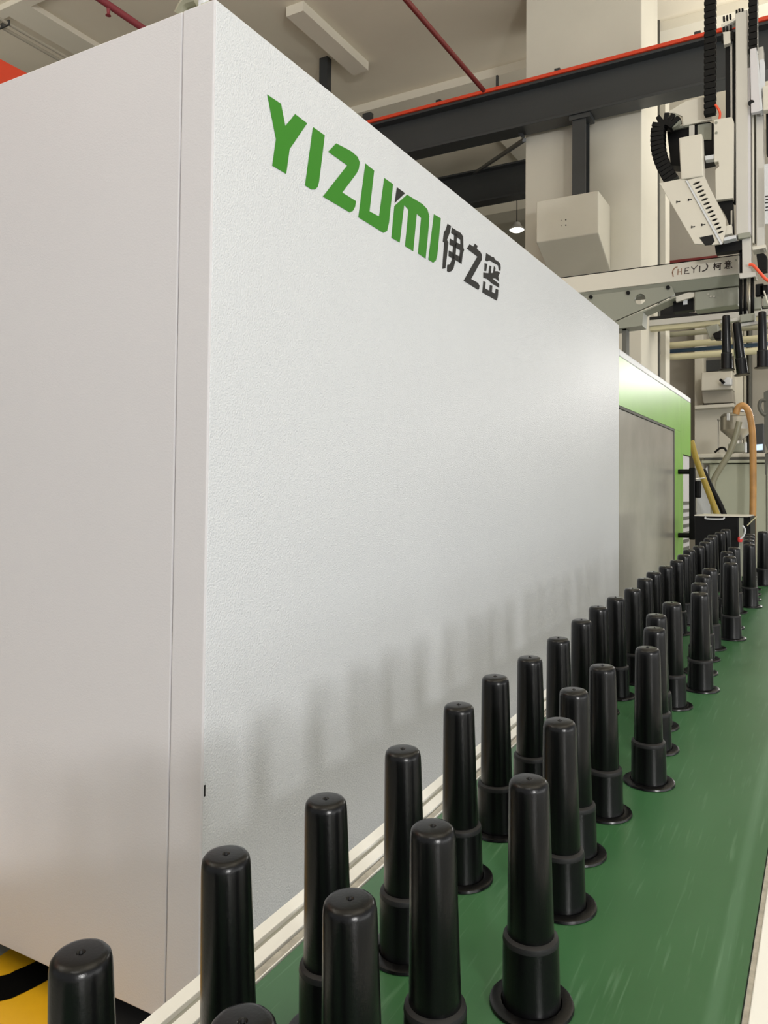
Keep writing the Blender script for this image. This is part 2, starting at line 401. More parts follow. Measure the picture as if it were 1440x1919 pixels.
chars([[(195, 95), (262, 140), (240, 260), (185, 405), (210, 455), (185, 700), (155, 955), (95, 965), (130, 460), (105, 440), (125, 260), (165, 200)],
       [(280, 170), (450, 275), (495, 340), (500, 560), (515, 600), (490, 670), (465, 870), (405, 832), (435, 640), (445, 500), (440, 400), (265, 275)],
       [(240, 380), (470, 510), (470, 625), (230, 495)], [(220, 610), (440, 735), (440, 850), (215, 720)],
       [(325, 270), (385, 300), (375, 400), (340, 830), (310, 960), (270, 1010), (220, 1030), (185, 1010), (190, 890), (240, 880), (275, 800), (300, 560), (320, 400)]], 'first black Chinese character')
chars([[(620, 490), (695, 535), (720, 480), (775, 520), (760, 580), (830, 640), (858, 700), (855, 790), (650, 1160), (780, 1235), (812, 1290), (805, 1345), (785, 1370), (505, 1195), (770, 730), (570, 575)]], 'second black Chinese character')
chars([[(940, 660), (1055, 735), (1085, 735), (1115, 790), (1180, 830), (1215, 880), (1220, 940), (1215, 1005), (1185, 995), (1170, 900), (1000, 800), (960, 825), (925, 800)],
       [(910, 855), (965, 870), (940, 1010), (905, 1005)], [(1005, 900), (1040, 920), (1030, 1060), (985, 1050)],
       [(1090, 910), (1120, 950), (1110, 1010), (1160, 1010), (1205, 1040), (1175, 1110), (1190, 1210), (1120, 1150), (1060, 1150), (1192, 1260), (1190, 1330), (1040, 1240), (960, 1160), (885, 1135), (885, 1035), (985, 1050), (1075, 1040)],
       [(885, 1200), (930, 1225), (920, 1340), (1000, 1385), (1010, 1280), (1060, 1290), (1050, 1410), (1110, 1440), (1125, 1345), (1175, 1370), (1165, 1500), (1145, 1580), (865, 1420)]], 'third black Chinese character')

# small fitting on the guard's top
g0 = at(355, 20, y=.05)
t = thing('cable_gland', 'olive cable fitting lying on top of the guard at its near corner', 'fitting', (g0.x, .05, ZT))
MB().tube(smooth_path([at(338, 30, y=.06), at(347, 12, y=.06), at(357, 4, y=.06), at(372, 0, y=.06)]), .016, 10).build('cable', M['grey_hose'], t)
MB().box(g0.x-.02, g0.x+.04, .04, .09, ZT+.0, ZT+.035, .006).build('clamp', M['beige'], t)
MB().box(g0.x+.035, g0.x+.055, .04, .07, ZT+.0, ZT+.05, .004).build('clamp_screw', M['guard'], t)
g1, g2 = at(408, 6, x=-.06), at(424, 6, x=-.06)
tag(origin_to(MB().box(-.075, -.045, .03, g2.y+.0, ZT, ZT+.028, .004).build('lifting_tab', M['beige']), (-.06, g2.y, ZT)), 'small cream tab on top of the guard by the logo side', 'tab')

# ------------------------------------------------------------------ green moulding machine
GZ = 2.3838; GE = 6.69
t = gm = thing('moulding_machine', 'green and white injection moulding machine behind the tall white guard', 'machine', (-.8, 5.2, FZ))
yw = at(1265, 803, x=0).y; zw = 2.0225; ys = at(1277, 900, x=0).y
MB().box(-1.7, -.06, LY+.005, GE, FZ, GZ-.05).build('body', M['beige'], t)
MB().box(-1.7, -.0, LY+.005, GE, GZ-.05, GZ, .008).build('top_cover', M['guard'], t)
MB().box(-.058, -.001, LY+.005, ys-.008, zw, GZ-.05).build('upper_panel', M['panel_green'], t)
MB().box(-.058, -.001, yw+.01, ys-.008, .3, zw-.001).build('door_stile', M['panel_green'], t)
MB().box(-.058, -.001, ys+.008, GE, 1.83, GZ-.05).build('end_panel', M['panel_green'], t)
MB().box(-.058, -.001, ys+.008, ys+.12, .3, 1.829).build('end_stile', M['panel_green'], t)
MB().box(-.05, -.02, ys-.008, ys+.008, .3, GZ-.05).build('door_gap', M['seam'], t)
lab(MB().box(-.05, -.008, LY+.01, yw-.012, .3, zw-.02, .003).build('window', M['window'], t), 'grey safety window')
MB().box(-.05, -.002, LY+.01, yw+.009, zw-.018, zw-.002).build('window_seal', M['seam'], t)
MB().box(-.05, -.002, yw-.011, yw+.009, .3, zw-.019).build('window_seal', M['seam'], t)
MB().box(-.03, -.012, ys+.13, GE-.02, .5, 1.82).build('end_window', M['guard_side'], t)
for k in range(7):
    MB().box(-.012, -.008, ys+.16, GE-.06, .95+k*.07, .98+k*.07).build('louvre', M['seam'], t)
MB().tube([(-.1, GE-.005, at(1300, 900, x=0).z), at(1322, 896, y=GE+.3)], .006, 8).build('support_rod', M['steel'], t)
# handle
hx = .11
zt_, zb_ = at(1272, 884, x=0).z, at(1272, 1003, x=0).z; yh = at(1272, 884, x=0).y
MB().tube([(-.005, yh, zt_), (hx, yh, zt_)], .022, 12).build('handle_standoff', M['rubber'], t)
MB().tube([(-.005, yh, zb_), (hx, yh, zb_)], .022, 12).build('handle_standoff', M['rubber'], t)
MB().box(hx-.02, hx+.03, yh-.025, yh+.025, zb_-.035, zt_+.035, .008).build('handle_bar', M['rubber'], t)
MB().box(hx+.03, hx+.075, yh-.01, yh+.03, (zt_+zb_)/2+.05, (zt_+zb_)/2+.2, .01).build('latch', M['rubber'], t)

# ------------------------------------------------------------------ conveyor
Dv = Vector((-.00149048, .99888397, .04720805)); Xv = Vector((.99999889, .00149215, 0)); Nv = Xv.cross(Dv)
O0 = Vector((1.17082723, -1.25658632, .77475369))
MC = Matrix.Translation(O0) @ Matrix((Xv, Dv, Nv)).transposed().to_4x4()
t = conv = thing('conveyor', 'belt conveyor with green belt and pale aluminium side rails', 'conveyor', M4=MC)
S0, S1 = -.9, 4.86
TL, TR = -.6535, -.0962
MB().box(TL+.002, TR-.002, S0+.05, S1-.02, -.012, 0).build('belt', M['belt'], t, True)
MB().box(TL+.03, TR-.03, S0+.06, S1-.04, -.05, -.013).build('slider_bed', M['rail_dark'], t, True)
def rail(sgn, edge):
    e = lambda a: edge+sgn*a
    def bx(a, b, z0, z1, nm, m, bev=.0008):
        xa, xb = sorted((e(a), e(b)))
        return MB().box(xa, xb, S0, S1, z0, z1, bev).build(nm, m, t, True)
    bx(.0002, .0022, -.01, .0015, 'belt_lip', M['rail'], 0)
    bx(.0024, .0145, -.02, .0005, 'rail_ledge', M['rail_edge'], 0)
    bx(.0150, .0178, -.02, -.006, 'rail_groove', M['seam'], 0)
    bx(.0180, .0400, -.09, .003, 'side_rail', M['rail'])
    bx(.0402, .0518, -.09, -.004, 'rail_groove', M['rail_dark'], 0)
    bx(.0520, .0740, -.09, .003, 'side_rail', M['rail'])
rail(-1, TL)
MB().box(TR+.0002, TR+.0065, S0, S1, -.02, .001).build('rail_ledge', M['rail_edge'], t, True)
MB().box(TR+.0068, TR+.075, S0, S1, -.09, .004, .0015).build('side_rail', M['rail'], t, True)
for s_ in (S0+.03, S1-.0):
    MB().tube([(TL+.01, s_, -.032), (TR-.01, s_, -.032)], .032, 20).build('end_roller', M['steel'], t, True)
for s_ in (-.6, 1.5, 3.2, 4.6):
    for a in (TL-.046, TR+.04):
        b = MB().box(a-.02, a+.02, s_-.02, s_+.02, -(.775+.047*s_)+FZ+.004, -.09).build('leg', M['rail'], t, True)

# ------------------------------------------------------------------ black tubes on the belt
HT = .28
prof_body = [(0, HT-.0015), (.0025, HT-.0015), (.004, HT), (.0170, HT), (.0208, HT-.0012), (.0236, HT-.0045), (.0247, HT-.010), (.0251, HT-.02), (.0288, .084)]
prof_low = [(.0343, .080), (.0355, .008), (.0362, .004)]
def make_tube():
    r = thing('plastic_tube', '', 'tube')
    MB().lathe(prof_body+[(.0280, .082)], n=40).build('upper_tube', M['black'], r, True)
    lab(MB().lathe([(.0283, .0892), (.0296, .0889), (.0334, .0862), (.0346, .0805), (.0340, .079)], n=40).build('collar', M['black_band'], r, True), 'matt grey shoulder band')
    MB().lathe([(.0338, .0803)]+prof_low+[(.0362, .003)], n=40).build('lower_tube', M['black'], r, True)
    MB().lathe([(.0360, .0035), (.0375, .0055), (.048, .0055), (.0512, .0042), (.0522, .001), (.051, 0), (0, 0)], n=40).build('flange', M['black'], r, True)
    MB().lathe([(0, HT+.0022), (.0012, HT+.0018), (.0018, HT-.001), (0, HT-.001)], n=12).build('gate_mark', M['black_band'], r, True)
    return r
proto = make_tube()
def dup(root):
    r = root.copy(); C.objects.link(r)
    for ch in root.children:
        c = ch.copy(); C.objects.link(c); c.parent = r
    return r
A = [(-0.532, 0.429), (-0.535, 0.609), (-0.518, 0.765), (-0.513, 0.947), (-0.525, 1.161), (-0.534, 1.343), (-0.524, 1.504), (-0.524, 1.693), (-0.532, 1.908), (-0.54, 2.099), (-0.532, 2.26), (-0.522, 2.433), (-0.53, 2.654), (-0.532, 2.814), (-0.522, 2.983), (-0.514, 3.169), (-0.518, 3.361), (-0.526, 3.553), (-0.509, 3.707), (-0.506, 3.891), (-0.511, 4.075), (-0.517, 4.246), (-0.502, 4.421), (-0.494, 4.598)]
B = [(-0.365, 0.43), (-0.381, 0.599), (-0.377, 0.762), (-0.327, 0.93), (-0.358, 1.159), (-0.384, 1.326), (-0.38, 1.504), (-0.333, 1.688), (-0.357, 1.891), (-0.383, 2.054), (-0.377, 2.24), (-0.333, 2.437), (-0.358, 2.622), (-0.372, 2.803), (-0.372, 2.973), (-0.324, 3.167), (-0.348, 3.367), (-0.375, 3.532), (-0.366, 3.708), (-0.319, 3.877), (-0.336, 4.063), (-0.347, 4.22), (-0.357, 4.37), (-0.31, 4.547)]
ORD = ['first', 'second', 'third', 'fourth', 'fifth', 'sixth', 'seventh', 'eighth', 'ninth', 'tenth', 'eleventh', 'twelfth', 'thirteenth', 'fourteenth', 'fifteenth', 'sixteenth', 'seventeenth', 'eighteenth', 'nineteenth', 'twentieth', 'twenty-first', 'twenty-second', 'twenty-third', 'farthest']
used = False
for row, where in ((A, 'row beside the guard'), (B, 'right-hand row')):
    for i, (a, s_) in enumerate(row):
        r = dup(proto) if used else proto
        used = True
        r.matrix_world = MC @ Matrix.Translation((a, s_, .0005)) @ Matrix.Rotation(random.random()*6.28, 4, 'Z')
        if i == 0: lb = 'nearest black tube, cut by the picture edge, in the '+where
        elif i == 23: lb = 'farthest black plastic tube in the '+where
        else: lb = ORD[i]+' black plastic tube from the front in the '+where
        r['label'] = lb; r['group'] = 'black flanged tubes standing on the conveyor'

# ------------------------------------------------------------------ floor marking at lower left
def arc_pts(pa, pb, pc, n=10): return smooth_path([pa, pb, pc], n)
t = thing('floor_marking', 'yellow painted floor area with a black curved band by the guard', 'floor marking', (-1.2, .1, FZ))
e1, e2 = at(0, 1793, z=FZ), at(22, 1778, z=FZ)
pl = [(-1.9, -.35), (-1.9, e1.y-.12), (e1.x, e1.y), (e2.x, e2.y), (e2.x+.1, .6), (-.1, .6), (-.1, -.35)]
MB().prism([(a, b, FZ+.0005) for a, b in pl], (0, 0, .0015)).build('yellow_area', M['yellow'], t)
up_ = smooth_path([at(u, v, z=FZ+.003) for u, v in [(-120, 1846), (0, 1829), (30, 1818), (64, 1803), (110, 1776), (200, 1700)]], 5)
lo_ = smooth_path([at(u, v, z=FZ+.003) for u, v in [(-120, 1895), (0, 1876), (40, 1862), (90, 1836), (150, 1800), (240, 1730)]], 5)
b = MB(); n = len(up_)
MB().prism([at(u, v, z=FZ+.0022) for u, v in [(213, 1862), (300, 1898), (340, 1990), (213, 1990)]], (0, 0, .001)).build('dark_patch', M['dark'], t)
bb = bmesh.new(); ua = [bb.verts.new(p) for p in up_]; la = [bb.verts.new(p) for p in lo_]
for i in range(n-1): bb.faces.new((ua[i], ua[i+1], la[i+1], la[i]))
for f in bb.faces: f.smooth = False
b.add(bb)
lab(b.build('black_band', M['mark_black'], t), 'black curved band on the yellow paint')

# ------------------------------------------------------------------ take-out robot over the conveyor
GY = 4.71
t = rob = thing('gantry_robot', 'take-out robot with pale arms and lettered cross beam over the machine', 'robot', (-.6, 4.8, GZ))
WH, AL, AD, BK = M['white'], M['alu'], M['alu_dark'], M['rubber']
xL = -1.4
zT, zB, zU = 3.145, 3.013, 2.955
xR = at(1386, 500, y=GY).x
beam = MB().box(xL, xR, GY, GY+.16, zB, zT, .006).build('cross_beam', WH, t)
MB().prism([(xL, GY+.004, zB-.001), (xL, GY+.05, zU-.012), (xL, GY+.16, zU-.012), (xL, GY+.16, zB-.001)], (xR-xL-.003, 0, 0)).build('beam_underside', AD, t)
MB().box(xL, xR, GY+.03, GY+.06, zT+.001, zT+.014).build('guide_rail', BK, t)
# lettering on the beam
def strokes(nm, m, lines, w, label):
    b = MB(); y = GY-.0006
    for ln in lines:
        pts = [at(1250+u/9.6, 470+v/9.6, y=y) for u, v in ln]
        for p, q in zip(pts, pts[1:]):
            d = (q-p); d.normalize(); nn = Vector((-d.z, 0, d.x))*w/2; e = d*w*.3
            b.prism([p-e+nn, q+e+nn, q+e-nn, p-e-nn], (0, .0005, 0))
    o = b.build(nm, m, beam, sharp=False); o['label'] = label
BR, LT = M['lettering_brown'], M['lettering']
strokes('letter', BR, [[(190, 292), (150, 305), (115, 345), (103, 395), (118, 462)]], .008, 'brown crescent letter C')
strokes('letter', BR, [[(205, 330), (200, 430)], [(265, 318), (262, 425)], [(203, 382), (264, 374)]], .006, 'brown letter H')
strokes('letter', LT, [[(400, 305), (335, 315), (322, 415), (405, 405)], [(330, 365), (385, 358)]], .006, 'dark letter E')
strokes('letter', LT, [[(445, 290), (490, 335), (555, 262)], [(490, 335), (487, 395)]], .006, 'dark letter Y')
strokes('letter', LT, [[(597, 275), (592, 380)]], .008, 'dark letter I')
strokes('letter', LT, [[(715, 235), (738, 275), (722, 325), (690, 352), (645, 370)]], .009, 'dark reversed crescent stroke')
strokes('character', LT, [[(868, 215), (862, 345)], [(848, 255), (895, 248)], [(866, 258), (846, 305)], [(868, 258), (888, 290)], [(900, 238), (982, 226)], [(966, 230), (962, 335), (945, 333)], [(908, 265), (942, 260), (940, 300), (906, 305), (908, 265)]], .0075, 'first small Chinese character on the beam')
strokes('character', LT, [[(1105, 172), (1108, 188)], [(1058, 200), (1152, 188)], [(1080, 205), (1085, 222)], [(1130, 200), (1124, 218)], [(1045, 228), (1168, 214)], [(1072, 240), (1140, 232), (1138, 275), (1070, 282), (1072, 240)], [(1072, 260), (1138, 253)], [(1045, 318), (1055, 295)], [(1078, 292), (1082, 318), (1130, 314), (1138, 300)], [(1105, 285), (1112, 298)], [(1158, 285), (1176, 304)]], .0065, 'second small Chinese character on the beam')
strokes('registered_mark', M['alu_dark'], [[(1232, 160), (1252, 158), (1256, 178), (1236, 182), (1232, 160)]], .004, 'small faint ring mark after the lettering')
# bracket below the beam
def xz(px, y=GY): return [(p.x, p.z) for p in ypoly(px, y)]
def ring(u, v, rx, rz, y=GY, n=18):
    c_ = at(u, v, y=y); return [(c_.x+rx*math.cos(2*math.pi*k/n), c_.z+rz*math.sin(2*math.pi*k/n)) for k in range(n)]
holed('support_bracket', xz([(1060, 556), (1097, 551), (1259, 534), (1265, 552), (1218, 573), (1154, 601), (1060, 604)], GY+.02), [ring(1200, 560.5, .04, .04, GY+.02)], GY+.02, .03, AD, t)
MB().prism(ypoly([(1152, 604), (1218, 577), (1266, 555), (1266, 558), (1206, 585), (1204, 610), (1158, 616)], GY+.02), (0, .16, 0)).build('bracket_flange', AD, t)
MB().box(at(1163, 630, y=GY).x, at(1171, 630, y=GY).x, GY+.06, GY+.16, GZ+.002, 2.72).build('bracket_riser', M['seam'], t)
MB().box(at(1163, 605, y=GY).x-.5, at(1171, 610, y=GY).x, GY+.06, GY+.16, 2.70, 2.76).build('bracket_foot', AD, t)
for u, v in ((1107, 556), (1177, 548), (1252, 538)):
    p = at(u, v, y=GY); MB().tube([p+Vector((0, .003, 0)), p+Vector((0, .02, 0))], .014, 8).build('bolt', BK, t)
MB().box(at(1100, 545, y=GY).x, at(1262, 545, y=GY).x, GY-.004, GY-.0008, zB+.002, zB+.014).build('beam_lip', WH, t)
# grey housing under the beam right part
ypr([(1302, 547), (1384, 537), (1384, 571), (1302, 582)], GY+.05, .14, .006).build('drive_housing', AD, t)
for u, v in ((1333, 556), (1339, 556), (1328, 552)):
    p = at(u, v, y=GY+.05); MB().tube([p+Vector((0, -.006, 0)), p], .008, 8).build('screw', M['steel'], t)
ypr([(1262, 560), (1300, 556), (1300, 580), (1262, 585)], GY+.1, .08).build('motor', BK, t)
ypr([(1281, 562), (1289, 561), (1289, 570), (1281, 571)], GY+.09, .008).build('motor_label', M['guard'], t)
ypr([(1266, 556), (1290, 548), (1302, 548), (1302, 556), (1284, 561), (1268, 566)], GY+.06, .03).build('link_plate', WH, t)

# vertical arms
AY = GY-.28
def vbox(nm, m, u0, u1, v0, v1, y, dep, bev=.003):
    a, b_ = at(u0, v0, y=y), at(u1, v1, y=y)
    return MB().box(a.x, b_.x, y, y+dep, b_.z, a.z, bev).build(nm, m, t)
arm = vbox('vertical_arm', AL, 1379, 1403, 24, 438, AY, .12)
MB().box(at(1379, 300, y=AY).x+.002, at(1403, 300, y=AY).x+.012, AY+.005, AY+.115, at(1390, 440, y=AY).z, at(1390, 130, y=AY).z+.001).build('arm_side_rib', M['guard_side'], t)
vbox('vertical_arm', AL, 1417, 1433, 90, 466, AY+.06, .1)
vbox('arm_side_rail', WH, 1409, 1414, 90, 455, AY+.06, .05)
vbox('arm_groove', M['seam'], 1414.2, 1416.8, 200, 455, AY+.09, .05)
vbox('belt_cover', BK, 1360, 1368.5, 82, 220, AY+.05, .05)
vbox('belt_strip', AL, 1369, 1373.5, 82, 222, AY+.05, .05)
vbox('belt_cover', M['dark'], 1374, 1378.5, 60, 380, AY+.06, .05)
ypr([(1352, 46), (1378, 33), (1378, 38), (1353, 52)], AY, .08, .002).build('terminal_plate', WH, t)
ypr([(1355, 60), (1369, 58), (1370, 80), (1357, 84)], AY+.01, .05, .002).build('terminal_block', WH, t)
for u, v in ((1357, 34), (1363, 32), (1369, 30), (1381, 22), (1386, 20), (1392, 19), (1357, 54), (1363, 53), (1370, 50), (1354, 67), (1354, 74), (1373, 62), (1373, 70)):
    p = at(u, v, y=AY); MB().box(p.x-.006, p.x+.006, AY, AY+.03, p.z-.012, p.z+.014).build('connector', BK, t)
# lower foot of arm and gripper
ypr([(1383, 438), (1407, 434), (1407, 444), (1384, 448)], AY-.005, .14, .003).build('arm_foot_plate', AD, t)
ypr([(1391, 446), (1408, 444), (1409, 512), (1392, 514)], AY+.02, .09, .003).build('wrist_block', AL, t)
vbox('wrist_shadow_plate', BK, 1386, 1391, 446, 516, AY+.06, .05)
ypr([(1386, 512), (1417, 509), (1417, 518), (1387, 522)], AY+.0, .12, .002).build('gripper_plate', AL, t)
for u in (1389, 1397, 1405, 1411):
    p, q = at(u, 520, y=AY+.03), at(u, 590, y=AY+.03)
    MB().tube([p, q], .011, 10).build('gripper_rod', BK if u != 1405 else M['steel'], t)
ypr([(1387, 590), (1415, 586), (1415, 600), (1388, 604)], AY, .1, .003).build('gripper_base', AD, t)
ypr([(1388, 606), (1440, 598), (1475, 594), (1475, 600), (1440, 604), (1388, 612)], AY+.02, .04, .002).build('gripper_bar', AL, t)
ypr([(1350, 600), (1388, 594), (1388, 600), (1350, 606)], AY+.03, .05, .002).build('gripper_bar', AL, t)
ypr([(1418, 476), (1432, 474), (1438, 480), (1438, 505), (1422, 508)], AY+.06, .1, .004).build('second_wrist', BK, t)
ypr([(1410, 462), (1436, 458), (1436, 464), (1411, 469)], AY+.05, .12, .002).build('arm_foot_plate', WH, t)
MB().tube(smooth_path([at(1404, 496, y=AY-.01), at(1412, 497, y=AY-.01), at(1424, 510, y=AY-.01), at(1436, 523, y=AY-.01), at(1450, 532, y=AY-.01)]), .010, 8).build('air_hose', M['bright_orange'], t)
MB().tube(smooth_path([at(1432, 545, y=AY), at(1436, 556, y=AY), at(1440, 568, y=AY), at(1450, 580, y=AY)]), .005, 8).build('air_hose', WH, t)
for u, v in ((1424, 540), (1432, 542), (1438, 560), (1420, 565)):
    p = at(u, v, y=AY+.06); MB().box(p.x-.025, p.x+.025, AY+.06, AY+.12, p.z-.05, p.z+.03, .004).build('valve', random.choice((AD, BK)), t)
# upper right carriage
ypr([(1406, 92), (1418, 88), (1424, 170), (1425, 208), (1408, 212)], AY-.03, .04, .004).build('carriage_plate', M['guard_side'], t)
ypr([(1418, 88), (1422, 112), (1430, 205), (1425, 208)], AY-.03, .08, .001).build('carriage_edge', M['guard'], t)
MB().tube([at(1408.5, 193, y=AY-.031), at(1408.5, 193, y=AY-.026)], .02, 14).build('carriage_hole', M['dark'], t)
ypr([(1424, 113), (1432, 110), (1434, 118), (1434, 160), (1427, 190)], AY, .04).build('carriage_rib', M['guard'], t)
ypr([(1430, 162), (1450, 158), (1450, 204), (1431, 207)], AY-.03, .06, .004).build('valve_box', WH, t)
ypr([(1436, 208), (1455, 205), (1455, 285), (1437, 288)], AY+.05, .06).build('cavity_plate', BK, t)
sh = ypr([(1433, 308), (1450, 305), (1450, 418), (1434, 420)], AY-.01, .01).build('notice_sheet', M['guard'], t)
for k, (u, v) in enumerate(((1437, 368), (1438, 374), (1437, 380), (1438, 388), (1437, 394))):
    p = at(u, v, y=AY-.011); MB().box(p.x-.008, p.x+.01, AY-.0115, AY-.0102, p.z-.004, p.z+.004).build('printed_mark', M['ink'], sh)
vbox('chain_edge', AL, 1419, 1421.5, 0, 100, AY-.02, .02, 0)

# energy chains: every link its own piece
def chain(path, w, hgt, gap, nm='energy_chain'):
    """links along path (points); w across in the picture plane, hgt through in y"""
    path = [Vector(p) for p in path]; seg = []; L = 0
    pr = thing_part(nm)
    ds = [0]
    for p, q in zip(path, path[1:]): ds.append(ds[-1]+(q-p).length)
    k = 0; pos = gap/2
    me = None
    def pt(d):
        for i in range(len(path)-1):
            if d <= ds[i+1]: return path[i].lerp(path[i+1], (d-ds[i])/max(1e-9, ds[i+1]-ds[i]))
        return path[-1]
    while pos < ds[-1]:
        p, q = pt(max(0, pos-.01)), pt(min(ds[-1], pos+.01)); d = (q-p).normalized(); c_ = pt(pos)
        if me is None:
            b = MB(); b.box(-w/2, w/2, -hgt/2, hgt/2, -gap*.47, gap*.47, .003)
            b.box(-w/2-.004, -w/2+.002, -hgt*.35, hgt*.35, -gap*.25, gap*.25); b.box(w/2-.002, w/2+.004, -hgt*.35, hgt*.35, -gap*.25, gap*.25)
            me = b.build('link', M['rubber'], pr, True); o = me
        else: o = me.copy(); C.objects.link(o); o.parent = pr
        xa = Vector((0, 1, 0)).cross(d).normalized()
        o.matrix_local = Matrix.Translation(c_-rob.location) @ Matrix((xa, Vector((0, 1, 0)), d)).transposed().to_4x4()
        pos += gap
def thing_part(nm):
    b = MB(); p = at(1331, 120, y=AY+.03); b.box(p.x-.004, p.x+.004, AY+.03, AY+.034, p.z-.01, p.z+.01)
    return b.build(nm, M['rubber'], rob)
chain([at(1332, -60, y=AY+.03), at(1331.5, 222, y=AY+.03)], .07, .05, .045)
chain([at(1412.5, -60, y=AY+.0), at(1412.5, 95, y=AY+.0)], .052, .05, .045)
loop = [at(u, v, y=AY+.03) for u, v in [(1268, 236), (1262, 231), (1253, 228), (1243, 230), (1236, 240), (1234, 262), (1236, 286), (1243, 308), (1252, 326), (1262, 342)]]
chain(smooth_path(loop, 5), .088, .10, .032)
MB().lathe([(.03, -.02), (.042, -.02), (.042, .02), (.03, .02)], (0, 0, 0), 18)
p = at(1261, 226, y=AY+.0)
b = MB().tube([p, p+Vector((0, .05, 0))], .05, 18); b.build('chain_bracket', AD, t)

# plates, motor and covers
ypr([(1249, 211.5), (1286, 189), (1324, 180), (1333, 181), (1335, 224), (1281, 236), (1279, 218), (1265, 212)], AY+.09, .02, .003).build('mounting_plate', WH, t)
for u, v in ((1329, 187), (1329, 209)):
    p = at(u, v, y=AY+.09); MB().tube([p+Vector((0, -.004, 0)), p], .009, 8).build('screw', AD, t)
ypr([(1250, 242), (1296, 233), (1330, 228), (1338, 232), (1338, 300), (1290, 312), (1258, 310)], AY+.12, .12).build('motor_block', BK, t)
ypr([(1251, 241), (1296, 232), (1296, 236), (1251, 245)], AY+.1, .02).build('edge_strip', AD, t)
ypr([(1292, 236), (1302, 234), (1302, 256), (1292, 258)], AY+.09, .02).build('spacer', AL, t)
ypr([(1308, 234), (1334, 230), (1334, 262), (1308, 262)], AY+.11, .01).build('motor_face', AD, t)
a_, b_ = at(1272.5, 258, y=AY-.06), at(1316, 331, y=AY-.06)
ypr([(1272.5, 258), (1316, 249.5), (1319, 330), (1276.5, 336)], AY-.06, .1, .008).build('motor_cover', WH, t)
ypr([(1322, 292), (1340, 289), (1340, 297), (1322, 300)], AY-.01, .06, .002).build('spacer_bar', M['guard'], t)
ypr([(1338.6, 224), (1372, 218.7), (1376, 228), (1375, 371), (1341.5, 375), (1341, 318), (1348, 312), (1347, 302), (1339, 304)], AY-.02, .05, .003).build('carriage_plate', WH, t)
for u, v in ((1343, 230), (1343, 249)):
    p = at(u, v, y=AY-.02); MB().tube([p+Vector((0, -.004, 0)), p], .009, 8).build('screw', AD, t)
MB().tube(smooth_path([at(1341, 196, y=AY), at(1346, 203, y=AY), at(1350, 212, y=AY), at(1349, 224, y=AY)]), .008, 8).build('signal_cable', M['bright_orange'], t)
# vented cover hanging at a slant
ypr([(1236, 343), (1276, 335), (1286, 337), (1351, 457), (1336, 459), (1302, 457)], AY-.05, .02, .003).build('vent_cover_side', WH, t)
ypr([(1285, 338), (1289, 338), (1355, 456), (1351, 458)], AY-.06, .012, .001).build('cover_ridge', M['guard'], t)
holes = []
for k in range(13):
    f = k/12; u, v = 1306+45*f, 343+92*f
    c_ = at(u, v, y=AY-.05); sw = .024-.006*f
    holes.append([(c_.x+sw*math.cos(a)*1.0, c_.z+.0085*math.sin(a)+sw*math.cos(a)*.2) for a in [2*math.pi*j/12 for j in range(12)]])
holed('vent_cover', xz([(1289, 337), (1321, 330), (1328, 346), (1360.5, 410), (1361, 432), (1355, 455)], AY-.05), holes, AY-.05, .012, WH, t)
ypr([(1290, 339), (1320, 332), (1358, 412), (1354, 450)], AY-.03, .02).build('vent_liner', M['dark'], t)
for u, v in ((1272, 378), (1294, 374), (1300, 425), (1319, 421)):
    p = at(u, v, y=AY-.051); b = MB(); b.box(p.x-.010, p.x+.012, AY-.053, AY-.0502, p.z-.003, p.z+.003); b.box(p.x-.014, p.x-.006, AY-.053, AY-.0502, p.z-.008, p.z+.008); b.build('arrow_mark', M['ink'], t)
ypr([(1311, 445), (1336, 440), (1340, 452), (1334, 459), (1322, 460)], AY-.0525, .002).build('cover_cutout', M['dark'], t)
ypr([(1352, 425), (1358, 424), (1372, 420), (1373, 437), (1358, 441)], AY-.03, .05, .003).build('coupling', WH, t)
ypr([(1353, 446), (1380, 440), (1380, 446), (1355, 452)], AY-.04, .08, .002).build('lower_plate', M['guard'], t)
ypr([(1345, 378), (1374, 375), (1376, 440), (1366, 420), (1360, 402)], AY+.02, .06).build('cylinder_body', BK, t)
ypr([(1370, 395), (1373, 394), (1373, 420), (1370, 421)], AY+.005, .012).build('piston_rod', M['steel'], t)
ypr([(1340, 458), (1392, 450), (1392, 468), (1342, 474)], AY+.03, .08).build('lower_block', BK, t)

# tubes held by the gripper
def held(u, v0, v1, lean, label):
    pa, pb = at(u, v1, y=AY-.06), at(u+lean, v0, y=AY-.06)
    d = (pb-pa).normalized(); r = dup(proto)
    q = d.to_track_quat('Z', 'Y').to_matrix().to_4x4(); sc = (pb-pa).length/HT
    r.matrix_world = Matrix.Translation(pa) @ q @ Matrix.Diagonal((1.0, 1.0, sc, 1))
    r['label'] = label; r['group'] = 'black tubes held by the robot gripper'
    return r
held(1362.5, 591, 694, -1, 'leftmost black tube hanging from the robot gripper')
held(1392, 604, 703, -11, 'slanting black tube in the middle of the robot gripper')
held(1430, 584, 690, -1, 'black tube held at the picture edge by the robot gripper')
for u in (1376, 1384):
    p, q = at(u-4, 606, y=AY-.01), at(u+6, 690, y=AY-.01)
    MB().tube([p, q], .008, 8).build('gripper_finger', M['steel'], t)

